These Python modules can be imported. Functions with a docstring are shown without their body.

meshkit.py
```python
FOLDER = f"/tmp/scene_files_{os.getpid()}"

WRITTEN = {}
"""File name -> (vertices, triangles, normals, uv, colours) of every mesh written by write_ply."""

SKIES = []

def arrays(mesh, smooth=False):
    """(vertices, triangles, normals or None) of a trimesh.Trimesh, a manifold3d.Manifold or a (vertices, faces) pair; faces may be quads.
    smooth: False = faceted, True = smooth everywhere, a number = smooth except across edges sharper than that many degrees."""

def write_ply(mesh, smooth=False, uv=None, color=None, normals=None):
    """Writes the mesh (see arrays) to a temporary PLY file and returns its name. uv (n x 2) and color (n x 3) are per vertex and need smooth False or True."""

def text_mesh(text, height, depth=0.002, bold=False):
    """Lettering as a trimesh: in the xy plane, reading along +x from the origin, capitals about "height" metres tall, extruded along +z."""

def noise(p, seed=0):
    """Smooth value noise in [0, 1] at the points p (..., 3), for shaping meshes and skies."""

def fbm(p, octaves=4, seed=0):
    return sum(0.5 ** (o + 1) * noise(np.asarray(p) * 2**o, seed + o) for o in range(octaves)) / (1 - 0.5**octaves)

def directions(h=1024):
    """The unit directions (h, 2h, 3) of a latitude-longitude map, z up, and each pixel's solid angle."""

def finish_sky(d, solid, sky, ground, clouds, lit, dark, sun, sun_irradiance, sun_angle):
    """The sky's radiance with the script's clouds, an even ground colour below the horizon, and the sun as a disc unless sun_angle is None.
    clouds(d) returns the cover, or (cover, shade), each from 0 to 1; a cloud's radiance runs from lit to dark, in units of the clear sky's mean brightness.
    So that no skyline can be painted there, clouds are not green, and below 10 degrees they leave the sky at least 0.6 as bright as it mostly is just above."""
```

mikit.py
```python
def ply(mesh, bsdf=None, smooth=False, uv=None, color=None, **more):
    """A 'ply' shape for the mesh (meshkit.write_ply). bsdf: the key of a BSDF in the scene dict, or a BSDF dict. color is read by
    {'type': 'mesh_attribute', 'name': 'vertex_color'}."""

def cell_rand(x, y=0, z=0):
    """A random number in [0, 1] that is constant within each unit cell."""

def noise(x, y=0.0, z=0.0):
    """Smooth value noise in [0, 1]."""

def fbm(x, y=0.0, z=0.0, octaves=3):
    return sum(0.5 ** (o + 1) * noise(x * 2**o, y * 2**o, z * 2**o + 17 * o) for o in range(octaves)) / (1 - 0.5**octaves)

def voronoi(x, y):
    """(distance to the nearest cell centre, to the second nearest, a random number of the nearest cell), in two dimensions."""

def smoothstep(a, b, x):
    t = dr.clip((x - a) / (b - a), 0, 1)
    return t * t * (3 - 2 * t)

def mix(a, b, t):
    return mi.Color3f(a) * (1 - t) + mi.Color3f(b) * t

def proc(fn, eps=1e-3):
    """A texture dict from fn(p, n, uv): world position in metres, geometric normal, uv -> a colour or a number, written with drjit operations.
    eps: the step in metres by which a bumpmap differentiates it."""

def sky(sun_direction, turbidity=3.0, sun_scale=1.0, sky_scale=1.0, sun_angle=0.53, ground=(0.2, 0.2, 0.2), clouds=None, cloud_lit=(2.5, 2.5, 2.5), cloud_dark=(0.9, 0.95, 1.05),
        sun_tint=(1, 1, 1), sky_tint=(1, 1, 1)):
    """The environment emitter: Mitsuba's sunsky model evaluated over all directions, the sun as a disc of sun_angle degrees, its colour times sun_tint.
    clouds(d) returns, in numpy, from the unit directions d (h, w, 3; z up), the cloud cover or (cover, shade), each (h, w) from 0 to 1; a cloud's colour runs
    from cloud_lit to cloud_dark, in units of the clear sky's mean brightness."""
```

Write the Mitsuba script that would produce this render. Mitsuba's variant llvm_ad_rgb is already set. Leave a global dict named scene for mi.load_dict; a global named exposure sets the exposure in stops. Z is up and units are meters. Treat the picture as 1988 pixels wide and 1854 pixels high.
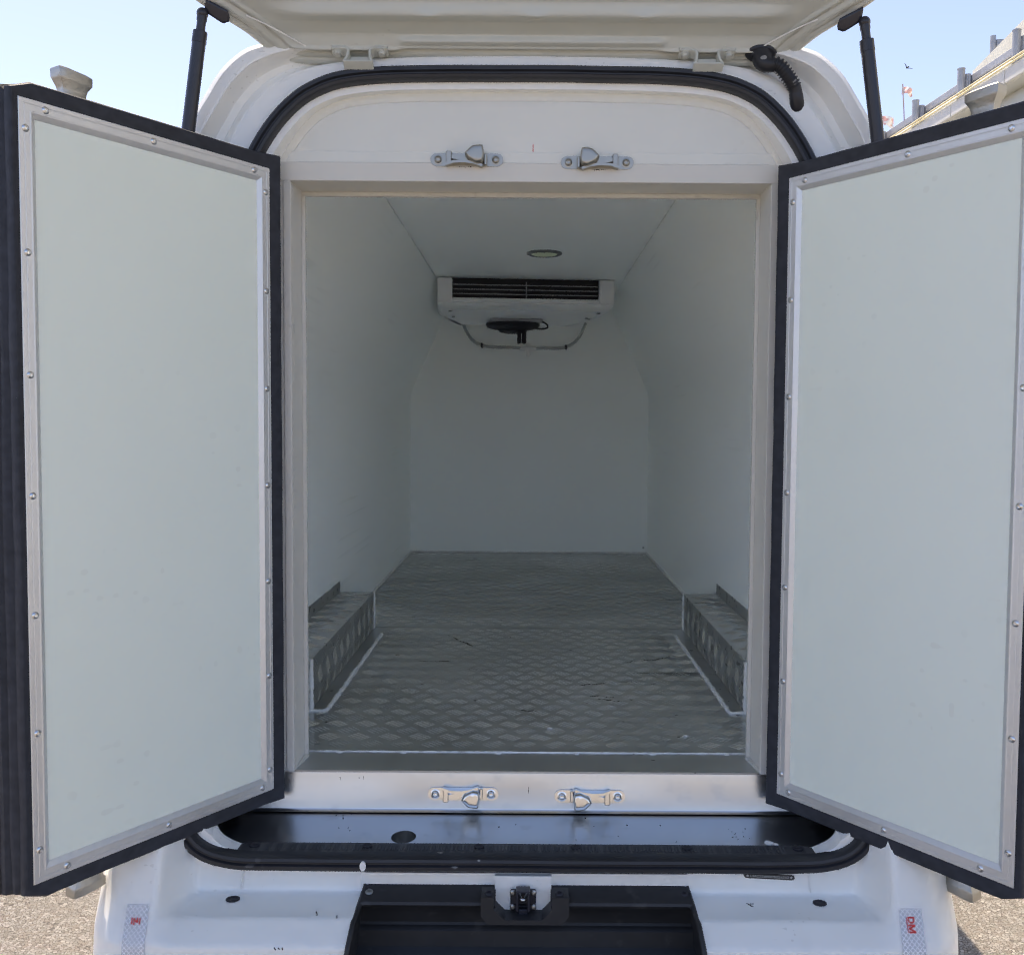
import math, random
import numpy as np
import trimesh
import drjit as dr
import mitsuba as mi
import mikit, meshkit
from mikit import noise, fbm, voronoi, cell_rand, smoothstep, mix, proc
from shapely.geometry import Polygon, LineString, Point, box as sbox
from shapely import affinity
from scipy.interpolate import PchipInterpolator

# ------------------------------------------------------------------ camera, sky, exposure
T = mi.ScalarTransform4f
scene, labels = {}, {}
CAM = np.array([0, -2.3, 1.5])
pitch, roll = math.radians(-3.05), math.radians(0.38)
fwd = np.array([0, math.cos(pitch), math.sin(pitch)])
right0 = np.array([1.0, 0, 0])
up0 = np.cross(right0, fwd)
right = math.cos(roll) * right0 + math.sin(roll) * up0
up = np.cross(right, fwd)
scene['camera'] = {'type': 'perspective', 'fov': math.degrees(2 * math.atan(994 / 1914)), 'fov_axis': 'x',
                   'principal_point_offset_x': -33.0 / 1988, 'principal_point_offset_y': 0.0,
                   'near_clip': 0.02, 'far_clip': 3000.0,
                   'to_world': T().look_at(origin=CAM.tolist(), target=(CAM + fwd).tolist(), up=up.tolist())}
exposure = 2.98
scene['sky'] = mikit.sky([-0.24, 0.34, 1.0], turbidity=3.5, sun_scale=0.60, sky_scale=1.08, sky_tint=(1.08, 0.865, 0.78))
rng = np.random.default_rng(7)
random.seed(7)

# ------------------------------------------------------------------ materials
def two(d):
    return {'type': 'twosided', 'bsdf': d}
def rgb(*c):
    return {'type': 'rgb', 'value': list(c)}
def mat(name, col, rough=0.5, metal=0.0, spec=0.5, clear=0.0, bump=None, bscale=0.001, eps=1e-3):
    d = {'type': 'principled', 'base_color': proc(col) if callable(col) else rgb(*col),
         'roughness': proc(rough) if callable(rough) else rough, 'metallic': metal, 'specular': spec}
    if clear:
        d['clearcoat'] = clear
        d['clearcoat_gloss'] = 0.95
    d = two(d)
    if bump is not None:
        d = {'type': 'bumpmap', 'arbitrary': proc(bump, eps), 'scale': bscale, 'bsdf': d}
    scene[name] = d
def aniso(a, b):
    return lambda p, n, uv: mix(a, b, fbm(p.x * 3 + 5, p.y * 3, p.z * 3, 4))

def gel_col(p, n, uv):
    c = mix((0.755, 0.815, 0.735), (0.775, 0.83, 0.755), fbm(p.x * 2.3, p.y * 2.3, p.z * 2.3 + 3))
    d = smoothstep(0.80, 0.86, noise(p.x * 55, p.y * 55, p.z * 55)) * smoothstep(0.6, 0.8, noise(p.x * 5, p.y * 5, p.z * 5)) * 0.12
    return mix(c, (0.45, 0.43, 0.38), d)
mat('gelcoat', gel_col, 0.38, spec=0.4, bump=lambda p, n, uv: fbm(p.x * 3, p.y * 3, p.z * 3, 2) * 0.003, bscale=1.0, eps=6e-3)
def head_col(p, n, uv):
    c = mix((0.645, 0.645, 0.585), (0.67, 0.67, 0.62), fbm(p.x * 3.3, p.y * 2.3, p.z * 3.3 + 3))
    d = smoothstep(0.82, 0.88, noise(p.x * 60, p.y * 60, p.z * 60)) * smoothstep(0.6, 0.8, noise(p.x * 5, p.y * 5, p.z * 5)) * 0.2
    return mix(c, (0.45, 0.43, 0.36), d)
mat('head_gelcoat', head_col, 0.36, spec=0.4, bump=lambda p, n, uv: fbm(p.x * 6, p.y * 6, p.z * 6, 2) * 0.005, bscale=1.0, eps=4e-3)
def lining_col(p, n, uv):
    c = mix((0.915, 0.945, 0.91), (0.93, 0.955, 0.925), fbm(p.x * 1.7, p.y * 1.7, p.z * 1.7))
    scuff = smoothstep(0.66, 0.78, noise(p.x * 3, p.y * 2.2, p.z * 60)) * smoothstep(0.55, 0.75, fbm(p.x * 3, p.y * 1.5, p.z * 3)) * 0.12 * smoothstep(3.95, 3.2, p.y)
    return mix(c, (0.4, 0.4, 0.38), scuff)
mat('lining', lining_col, 0.42, spec=0.4, bump=lambda p, n, uv: fbm(p.x * 5, p.y * 5, p.z * 5, 2) * 0.005, bscale=1.0, eps=4e-3)
def paint_col(p, n, uv):
    c = mix((0.725, 0.73, 0.70), (0.745, 0.75, 0.72), fbm(p.x * 3, p.y * 3, p.z * 3))
    dirt = smoothstep(0.60, 0.80, fbm(p.x * 9, p.y * 9, p.z * 9, 4)) * 0.10
    speck = smoothstep(0.84, 0.90, noise(p.x * 130, p.y * 130, p.z * 130)) * smoothstep(0.55, 0.75, noise(p.x * 9, p.y * 9, p.z * 9 + 7)) * 0.25
    return mix(mix(c, (0.5, 0.47, 0.4), dirt), (0.3, 0.28, 0.24), speck)
mat('paint', paint_col, 0.25, spec=0.5, clear=0.6)
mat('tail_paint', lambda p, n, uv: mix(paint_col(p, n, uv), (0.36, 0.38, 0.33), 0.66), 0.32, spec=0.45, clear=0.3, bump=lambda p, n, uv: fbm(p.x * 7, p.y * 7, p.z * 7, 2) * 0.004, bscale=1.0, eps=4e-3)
def frame_col(p, n, uv):
    c = mix((0.58, 0.56, 0.505), (0.63, 0.615, 0.56), fbm(p.x * 5, p.y * 5, p.z * 2))
    s = smoothstep(0.80, 0.86, noise(p.x * 90, p.y * 90, p.z * 40)) * smoothstep(0.62, 0.75, fbm(p.x * 7, p.y * 7, p.z * 7)) * 0.3
    return mix(c, (0.3, 0.29, 0.28), s)
mat('frame_plastic', frame_col, 0.45, spec=0.4)
def rubber_col(p, n, uv):
    c = mix((0.012, 0.013, 0.016), (0.024, 0.026, 0.033), fbm(p.x * 20, p.y * 20, p.z * 20))
    chip = smoothstep(0.80, 0.84, noise(p.x * 60, p.y * 60, p.z * 60)) * smoothstep(0.60, 0.72, noise(p.x * 7 + 3, p.y * 7, p.z * 7))
    return mix(c, (0.35, 0.35, 0.34), chip * 0.7)
mat('seal_rubber', rubber_col, 0.42, spec=0.4)
mat('foam_rubber', lambda p, n, uv: mix((0.016, 0.018, 0.024), (0.038, 0.042, 0.055), fbm(p.x * 60, p.y * 60, p.z * 60)), 0.62, spec=0.35,
    bump=lambda p, n, uv: noise(p.x * 500, p.y * 500, p.z * 500) * 0.0006, bscale=1.0, eps=6e-4)
def plastic_col(p, n, uv):
    c = mix((0.010, 0.011, 0.013), (0.026, 0.027, 0.030), fbm(p.x * 12, p.y * 12, p.z * 12))
    d = smoothstep(0.62, 0.8, fbm(p.x * 30, p.y * 30, p.z * 30, 4)) * 0.14
    return mix(c, (0.13, 0.125, 0.115), d)
mat('black_plastic', plastic_col, 0.5, spec=0.4, bump=lambda p, n, uv: noise(p.x * 700, p.y * 700, p.z * 700) * 0.0003, bscale=1.0, eps=4e-4)
def scuff_col(p, n, uv):
    c = mix((0.020, 0.021, 0.025), (0.045, 0.046, 0.050), fbm(p.x * 10, p.y * 30, p.z * 30))
    streak = smoothstep(0.55, 0.85, noise(p.x * 160, p.y * 9, 0)) * 0.25
    return mix(c, (0.13, 0.125, 0.12), streak)
mat('scuff_plastic', scuff_col, 0.5, spec=0.4)
mat('alu_trim', aniso((0.66, 0.665, 0.66), (0.74, 0.745, 0.74)), lambda p, n, uv: 0.38 + 0.1 * fbm(p.x * 30, p.y * 30, p.z * 4), 0.7)
mat('steel', (0.66, 0.665, 0.67), 0.13, 1.0)
mat('satin_steel', (0.37, 0.355, 0.315), 0.34, 0.95)
mat('cast_steel', aniso((0.33, 0.32, 0.29), (0.47, 0.46, 0.43)), 0.38, 1.0, bump=lambda p, n, uv: fbm(p.x * 120, p.y * 120, p.z * 120) * 0.0007, bscale=1.0, eps=8e-4)
def stain(p):
    return smoothstep(0.62, 0.80, fbm(p.x * 22, p.y * 22, p.z * 22, 4))
mat('brushed_steel', lambda p, n, uv: mix((0.62, 0.62, 0.61), (0.30, 0.29, 0.28), stain(p) * 0.12),
    lambda p, n, uv: 0.26 + 0.09 * noise(p.x * 2, p.y * 600, p.z * 600) + stain(p) * 0.05, 1.0,
    bump=lambda p, n, uv: fbm(p.x * 4, p.y * 9, p.z * 9, 2) * 0.004, bscale=1.0, eps=3e-3)
mat('shelf_steel', lambda p, n, uv: mix((0.74, 0.735, 0.72), (0.34, 0.33, 0.32), stain(p) * 0.15),
    lambda p, n, uv: 0.22 + 0.06 * noise(p.x * 2, p.y * 400, 0) + stain(p) * 0.06, 1.0)
def tread_col(p, n, uv):
    w = smoothstep(0.35, 0.70, fbm(p.x * 2.2, p.y * 2.2, p.z * 2.2 + 9, 4))
    c = mix((0.45, 0.465, 0.455), (0.60, 0.615, 0.61), w)
    mark = smoothstep(0.72, 0.78, noise(p.x * 6, p.y * 34, p.z * 20)) * smoothstep(0.60, 0.70, fbm(p.x * 3 + 4, p.y * 3, 1.0))
    dot = smoothstep(0.84, 0.88, noise(p.x * 45, p.y * 45, p.z * 45)) * 0.7
    return mix(c, (0.06, 0.058, 0.05), dr.clip(mark * 0.7 + dot, 0, 1))
mat('tread_plate', tread_col, lambda p, n, uv: 0.17 + 0.15 * fbm(p.x * 9, p.y * 9, p.z * 9), 0.9)
mat('tread_lug', lambda p, n, uv: mix((0.60, 0.615, 0.605), (0.82, 0.83, 0.825), smoothstep(0.3, 0.7, fbm(p.x * 3, p.y * 3, p.z * 3))), 0.26, 0.95)
mat('sill_metal', tread_col, 0.28, 0.9)
mat('sealant', lambda p, n, uv: mix((0.84, 0.84, 0.81), (0.62, 0.61, 0.58), fbm(p.x * 60, p.y * 60, p.z * 60)), 0.5)
mat('unit_plastic', lambda p, n, uv: mix((0.80, 0.80, 0.79), (0.85, 0.85, 0.84), fbm(p.x * 6, p.y * 6, p.z * 6)), 0.5)
mat('dark_gap', (0.012, 0.012, 0.018), 0.6)
mat('slat_grey', (0.34, 0.33, 0.34), 0.45)
mat('hose_clear', (0.45, 0.47, 0.45), 0.25)
mat('lens', (0.80, 0.86, 0.58), 0.3)
mat('bulb_ring', (0.25, 0.26, 0.25), 0.35, 0.8)
mat('strut_black', (0.018, 0.019, 0.028), 0.32, spec=0.5)
mat('ink_red', (0.55, 0.03, 0.02), 0.4)
mat('ink_dark', (0.02, 0.02, 0.02), 0.5)
mat('strip_ink', (0.42, 0.42, 0.41), 0.5)
mat('grime', (0.055, 0.055, 0.045), 0.6)
mat('ink_white', (0.72, 0.72, 0.70), 0.4)
mat('tyre_rubber', (0.02, 0.02, 0.02), 0.7)
def refl_col(p, n, uv):
    s = 210.0
    q1, q2 = (p.x + p.z) * s / 2, (p.x - p.z) * s / 2
    a = dr.abs((q1 - dr.floor(q1)) * 2 - 1.0)
    b = dr.abs((q2 - dr.floor(q2)) * 2 - 1.0)
    l = dr.maximum(smoothstep(0.74, 0.86, a), smoothstep(0.74, 0.86, b))
    return mix((0.44, 0.45, 0.48), (0.80, 0.80, 0.82), l)
mat('reflector', refl_col, 0.22, clear=0.5)
# outside
def gravel_h(p):
    a, b, c = voronoi(p.x * 95, p.y * 95)
    return a, b, c
def gravel_col(p, n, uv):
    a, b, c = gravel_h(p)
    st = mix((0.24, 0.22, 0.185), (0.57, 0.54, 0.485), c)
    st = mix(st, (0.35, 0.31, 0.26), smoothstep(0.7, 0.75, cell_rand(dr.floor(c * 999), 3, 1)))
    tar = (0.085, 0.075, 0.065)
    k = smoothstep(0.04, 0.20, b - a)
    far = mix(tar, st, 0.12 + 0.88 * k)
    return far * (0.85 + 0.3 * fbm(p.x * 1.3, p.y * 1.3, 0.0))
mat('chip_seal', gravel_col, 0.85, spec=0.2, bump=lambda p, n, uv: smoothstep(0.0, 0.4, gravel_h(p)[1] - gravel_h(p)[0]) * (0.4 + 0.6 * gravel_h(p)[2]) * 0.006, bscale=1.0, eps=1e-3)
def conc_col(p, n, uv):
    c = mix((0.50, 0.50, 0.45), (0.58, 0.58, 0.53), fbm(p.x * 0.5, p.y * 0.5, p.z * 0.5, 4))
    st = smoothstep(0.5, 0.8, fbm(p.x * 2.2, p.y * 2.2, p.z * 0.25, 4)) * 0.25
    return mix(c, (0.42, 0.40, 0.35), st)
mat('white_concrete', conc_col, 0.8, spec=0.2)
mat('fascia_concrete', lambda p, n, uv: mix((0.56, 0.56, 0.54), (0.64, 0.64, 0.62), fbm(p.x, p.y * 2, p.z * 2, 4)), 0.8, spec=0.2)
mat('galvanised', lambda p, n, uv: mix((0.30, 0.31, 0.33), (0.46, 0.47, 0.49), fbm(p.x * 6, p.y * 6, p.z * 6, 4)), 0.5, 0.4)
mat('pale_rail', (0.66, 0.68, 0.70), 0.45, 0.2)
mat('yellow_paint', lambda p, n, uv: mix((0.72, 0.62, 0.34), (0.78, 0.70, 0.45), fbm(p.x * 5, p.y * 5, p.z * 5)), 0.6)
def flag_col(p, n, uv):
    r = smoothstep(0.52, 0.60, noise(p.x * 17, p.y * 17, p.z * 17))
    return mix((0.85, 0.82, 0.78), (0.75, 0.30, 0.24), r * 0.7)
mat('flag_cloth', flag_col, 0.8)
mat('pole_paint', (0.45, 0.35, 0.36), 0.5)
mat('feathers', (0.05, 0.05, 0.055), 0.8)

# ------------------------------------------------------------------ helpers
def numbered(key):
    if key not in scene:
        return key
    i = 1
    while f'{key}_{i:03d}' in scene:
        i += 1
    return f'{key}_{i:03d}'
def add(key, mesh, m, smooth=False, label=None, cat=None, group=None, kind=None):
    key = numbered(key)
    scene[key] = mikit.ply(mesh, m, smooth=smooth)
    d = {k: v for k, v in (('label', label), ('category', cat), ('group', group), ('kind', kind)) if v}
    if d:
        labels[key] = d
    return key
used = set()
def name_part(base):
    """A key for a part that only holds sub-parts."""
    key, i = base, 0
    while key in used:
        i += 1
        key = f'{base}_{i:03d}'
    used.add(key)
    return key
cat_ = trimesh.util.concatenate
def mirror(m):
    v = np.array(m.vertices) * [-1, 1, 1]
    return trimesh.Trimesh(v, np.array(m.faces)[:, ::-1], process=False)
def flipz(m, zc):
    v = np.array(m.vertices)
    v[:, 2] = 2 * zc - v[:, 2]
    return trimesh.Trimesh(v, np.array(m.faces)[:, ::-1], process=False)
def xf(m, fn):
    return trimesh.Trimesh(fn(np.array(m.vertices)), np.array(m.faces), process=False)
def bx(x0, x1, y0, y1, z0, z1, b=0.0):
    """A box with chamfered edges."""
    lo, hi = np.minimum([x0, y0, z0], [x1, y1, z1]), np.maximum([x0, y0, z0], [x1, y1, z1])
    if b <= 0:
        m = trimesh.creation.box(extents=hi - lo)
        m.apply_translation((lo + hi) / 2)
        return m
    pts = []
    for c in np.ndindex(2, 2, 2):
        c = np.array(c)
        p = np.where(c == 0, lo, hi)
        s = np.where(c == 0, 1, -1) * b
        for k in range(3):
            q = p + s
            q[k] = p[k]
            pts.append(q)
    return trimesh.convex.convex_hull(np.array(pts))
def extr(poly, depth):
    gs = getattr(poly, 'geoms', [poly])
    return cat_([trimesh.creation.extrude_polygon(g, depth, engine='earcut') for g in gs])
def prism_xz(poly, y0, y1):
    """poly in (x, z), solid between y0 < y1."""
    m = extr(poly, y1 - y0)
    v = np.array(m.vertices)
    return trimesh.Trimesh(np.stack([v[:, 0], y1 - v[:, 2], v[:, 1]], 1), m.faces, process=False)
def prism_xy(poly, z0, z1):
    m = extr(poly, z1 - z0)
    m.apply_translation([0, 0, z0])
    return m
def spline(pts, n):
    pts = np.asarray(pts, float)
    if len(pts) < 3:
        return pts[0] + np.linspace(0, 1, n)[:, None] * (pts[1] - pts[0])
    t = np.r_[0, np.cumsum(np.linalg.norm(np.diff(pts, axis=0), axis=1))]
    from scipy.interpolate import CubicSpline
    return CubicSpline(t, pts)(np.linspace(0, t[-1], n))
def tube(path, r, n=10, caps=True):
    path = np.asarray(path, float)
    r = np.broadcast_to(np.asarray(r, float), len(path))
    d = np.gradient(path, axis=0)
    d /= np.linalg.norm(d, axis=1, keepdims=True)
    a = np.array([0, 0, 1.0]) if abs(d[0][2]) < 0.9 else np.array([1.0, 0, 0])
    rings = []
    for p, k, q in zip(path, d, r):
        a = a - k * (a @ k)
        a /= np.linalg.norm(a)
        b = np.cross(k, a)
        t = np.arange(n) * 2 * np.pi / n
        rings.append(p + q * (np.cos(t)[:, None] * a + np.sin(t)[:, None] * b))
    v = np.vstack(rings + [path[:1], path[-1:]])
    f = []
    m = len(path)
    for i in range(m - 1):
        for j in range(n):
            k = (j + 1) % n
            f += [[i * n + j, i * n + k, (i + 1) * n + k], [i * n + j, (i + 1) * n + k, (i + 1) * n + j]]
    if caps:
        for j in range(n):
            k = (j + 1) % n
            f += [[m * n, k, j], [m * n + 1, (m - 1) * n + j, (m - 1) * n + k]]
    return trimesh.Trimesh(v, np.array(f), process=False)
def loft(rows, closed=False):
    """rows: (m, n, 3): quads between neighbouring rows."""
    rows = np.asarray(rows, float)
    m, n = rows.shape[:2]
    i, j = np.meshgrid(np.arange(m - 1), np.arange(n if closed else n - 1), indexing='ij')
    k = (j + 1) % n
    q = np.stack([i * n + j, i * n + k, (i + 1) * n + k, (i + 1) * n + j], -1).reshape(-1, 4)
    f = np.vstack([q[:, [0, 1, 2]], q[:, [0, 2, 3]]])
    return trimesh.Trimesh(rows.reshape(-1, 3), f, process=False)
def lathe(profile, n=20):
    """profile: (r, z) pairs, about the z axis."""
    t = np.arange(n) * 2 * np.pi / n
    rows = [np.stack([r * np.cos(t), r * np.sin(t), np.full(n, z)], 1) for r, z in profile]
    return loft(rows, closed=True)
def orient(m, origin, ax, ay, az):
    return xf(m, lambda v: np.asarray(origin, float) + v[:, :1] * np.asarray(ax, float) + v[:, 1:2] * np.asarray(ay, float) + v[:, 2:3] * np.asarray(az, float))
def dome_screw(r=0.006, h=0.0028):
    return lathe([(r * 1.0, 0), (r * 0.98, h * 0.35), (r * 0.8, h * 0.75), (r * 0.5, h), (r * 0.42, h * 0.98), (r * 0.36, h * 0.45), (0.0001, h * 0.42)], 16)
def lugs(pts, ex, ey, nz, mat_len=0.05, hgt=0.0019, wid=0.0029, size=(0.079, 0.112), clip=None, ang=48, keep=1.0):
    """Raised five-bar tread over the parallelogram pts[0] + a*ex + b*ey."""
    o = np.asarray(pts, float)
    w, l = np.linalg.norm(ex), np.linalg.norm(ey)
    eu, ev, nz = np.asarray(ex) / w, np.asarray(ey) / l, np.asarray(nz, float)
    V, F = [], []
    px, py = size
    base = np.array([[-0.5, 0, 0], [0, -0.5, 0], [0.5, 0, 0], [0, 0.5, 0], [-0.24, 0, 1], [0.24, 0, 1]])
    base = np.array([[-0.5, 0, 0], [-0.2, -0.5, 0], [0.2, -0.5, 0], [0.5, 0, 0], [0.2, 0.5, 0], [-0.2, 0.5, 0], [-0.3, 0, 1], [0.3, 0, 1]])
    tri = np.array([[0, 1, 6], [1, 2, 7], [1, 7, 6], [2, 3, 7], [3, 4, 7], [4, 5, 6], [4, 6, 7], [5, 0, 6]])
    for i in range(-1, int(w / px) + 2):
        for j in range(-1, int(l / py) + 2):
            for s in (0, 1):
                cx, cy = (i + 0.5 * s) * px, (j + 0.5 * s) * py
                if s == 0:
                    a = math.radians(ang)
                else:
                    a = math.radians(180 - ang)
                d, q = np.array([math.cos(a), math.sin(a)]), np.array([-math.sin(a), math.cos(a)])
                for k in range(-2, 3):
                    c = np.array([cx, cy]) + q * k * 0.0112
                    ln = mat_len * (1.0 if k in (-1, 0, 1) else 0.9)
                    e1, e2 = c - d * ln / 2, c + d * ln / 2
                    if min(e1[0], e2[0]) < 0.002 or max(e1[0], e2[0]) > w - 0.002 or min(e1[1], e2[1]) < 0.002 or max(e1[1], e2[1]) > l - 0.002:
                        continue
                    if clip is not None and not clip(c[0], c[1]):
                        continue
                    p2 = c + base[:, :1] * ln * d + base[:, 1:2] * wid * q
                    p3 = o + p2[:, :1] * eu + p2[:, 1:2] * ev + base[:, 2:3] * hgt * nz + 0.0002 * nz
                    F.append(tri + 8 * len(V))
                    V.append(p3)
    return trimesh.Trimesh(np.vstack(V), np.vstack(F), process=False)
def bead(path, r, seed, amp=0.35, step=0.012, n=7, flat=None):
    path = np.asarray(path, float)
    L = np.r_[0, np.cumsum(np.linalg.norm(np.diff(path, axis=0), axis=1))]
    k = max(4, int(L[-1] / step))
    t = np.linspace(0, L[-1], k)
    p = np.stack([np.interp(t, L, path[:, c]) for c in range(3)], 1)
    g = np.random.default_rng(seed)
    p = p + g.normal(0, r * 0.10, p.shape)
    return tube(p, r * (1 + amp * g.uniform(-1, 1, k)), n)

# ------------------------------------------------------------------ large structure: ground
gx = np.array([-300, -40, -8, 8, 40, 300.0])
G = loft([[(x, y, 0.0) for x in gx] for y in gx + 60])
add('ground', G, 'chip_seal', kind='structure', label='pale beige loose gravel paving, sunlit, with the van shadow on it', cat='ground')

# ------------------------------------------------------------------ the van
labels['van'] = {'label': 'white refrigerated cargo van seen from behind, tailgate lifted and both inner doors open', 'category': 'van'}
ZF = 0.679                     # cargo floor
yS = lambda z: np.interp(z, [0.5, 0.62, 1.3, 1.9, 2.32], [-0.25, -0.25, -0.2, -0.1, -0.03])
S_half = np.array([(0, 2.289), (.30, 2.285), (.425, 2.272), (.50, 2.243), (.55, 2.20), (.59, 2.145), (.62, 2.085), (.66, 1.97), (.712, 1.7), (.74, 1.4), (.745, .8), (.734, .665), (.705, .607), (.655, .581), (.58, .5715), (0, .570)])
O_half = np.array([(0, 2.40), (.30, 2.392), (.48, 2.378), (.58, 2.367), (.64, 2.352), (.695, 2.308), (.74, 2.235), (.80, 2.11), (.86, 1.83), (.893, 1.5), (.903, .9), (.903, .72), (.90, .62), (.89, .45), (.7, .42), (0, .42)])
def contour(half, per=10):
    k = np.arange(len(half))
    t = np.linspace(0, len(half) - 1, (len(half) - 1) * per + 1)
    h = np.stack([PchipInterpolator(k, half[:, 0])(t), PchipInterpolator(k, half[:, 1])(t)], 1)
    return np.vstack([h, (h[::-1] * [-1, 1])[1:-1]])
SC, OC = contour(S_half), contour(O_half)
d_ = np.roll(SC, -1, 0) - np.roll(SC, 1, 0)
SN = np.stack([-d_[:, 1], d_[:, 0]], 1)
SN /= np.linalg.norm(SN, axis=1, keepdims=True)      # outward for a clockwise contour (x right, z up)
def ring_row(t, dy, inward=0.0, yabs=None):
    low = np.clip((SC[:, 1] - .565) / .04, 0, 1)
    inw = np.minimum(inward, .002 + .040 * low)[:, None] if np.ndim(inward) == 0 else inward
    p = SC * (1 - t) + OC * t - SN * inw
    y = yS(SC[:, 1]) + dy + np.where((SC[:, 1] < 0.6) & (t > .05), 0.05, 0)
    if yabs is not None:
        y = np.full(len(p), yabs)
    return np.stack([p[:, 0], y, p[:, 1]], 1)
rows = [ring_row(0, .055, .034), ring_row(0, .012, .030), ring_row(0, .010, .015), ring_row(0, .008), ring_row(.30, .006), ring_row(.38, .010), ring_row(.46, .036), ring_row(.54, .045),
        ring_row(.62, .038), ring_row(.68, .012), ring_row(.705, .004), ring_row(.72, .0), ring_row(.735, .004), ring_row(.76, .002), ring_row(.87, .004), ring_row(.94, .014), ring_row(.985, .035), ring_row(1.0, .07), ring_row(1.0, 0, 0, .5), ring_row(1.0, 0, 0, 4.6)]
add('van__body_shell', loft(rows, closed=True), 'paint', smooth=28)
endp = Polygon(OC)
add('van__front_end', prism_xz(endp, 4.6, 4.62), 'paint')
add('van__underbody', bx(-.82, .82, -.1, 4.55, .30, .42, .01), 'black_plastic')
for s in (-1, 1):
    w = name_part('van__wheel')
    ty = lathe([(.19, -.1), (.30, -.1), (.33, -.07), (.335, 0), (.33, .07), (.30, .1), (.19, .1)], 36)
    add(w + '__tyre', orient(ty, (s * .74, .95, .335), (0, 1, 0), (0, 0, 1), (1, 0, 0)), 'tyre_rubber', smooth=35)
    ri = lathe([(.0001, .05), (.06, .06), (.12, .03), (.17, .07), (.195, .09), (.195, -.09), (.0001, -.09)], 30)
    add(w + '__rim', orient(ri, (s * .74, .95, .335), (0, 1, 0), (0, 0, 1), (s, 0, 0)), 'cast_steel', smooth=35)

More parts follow.
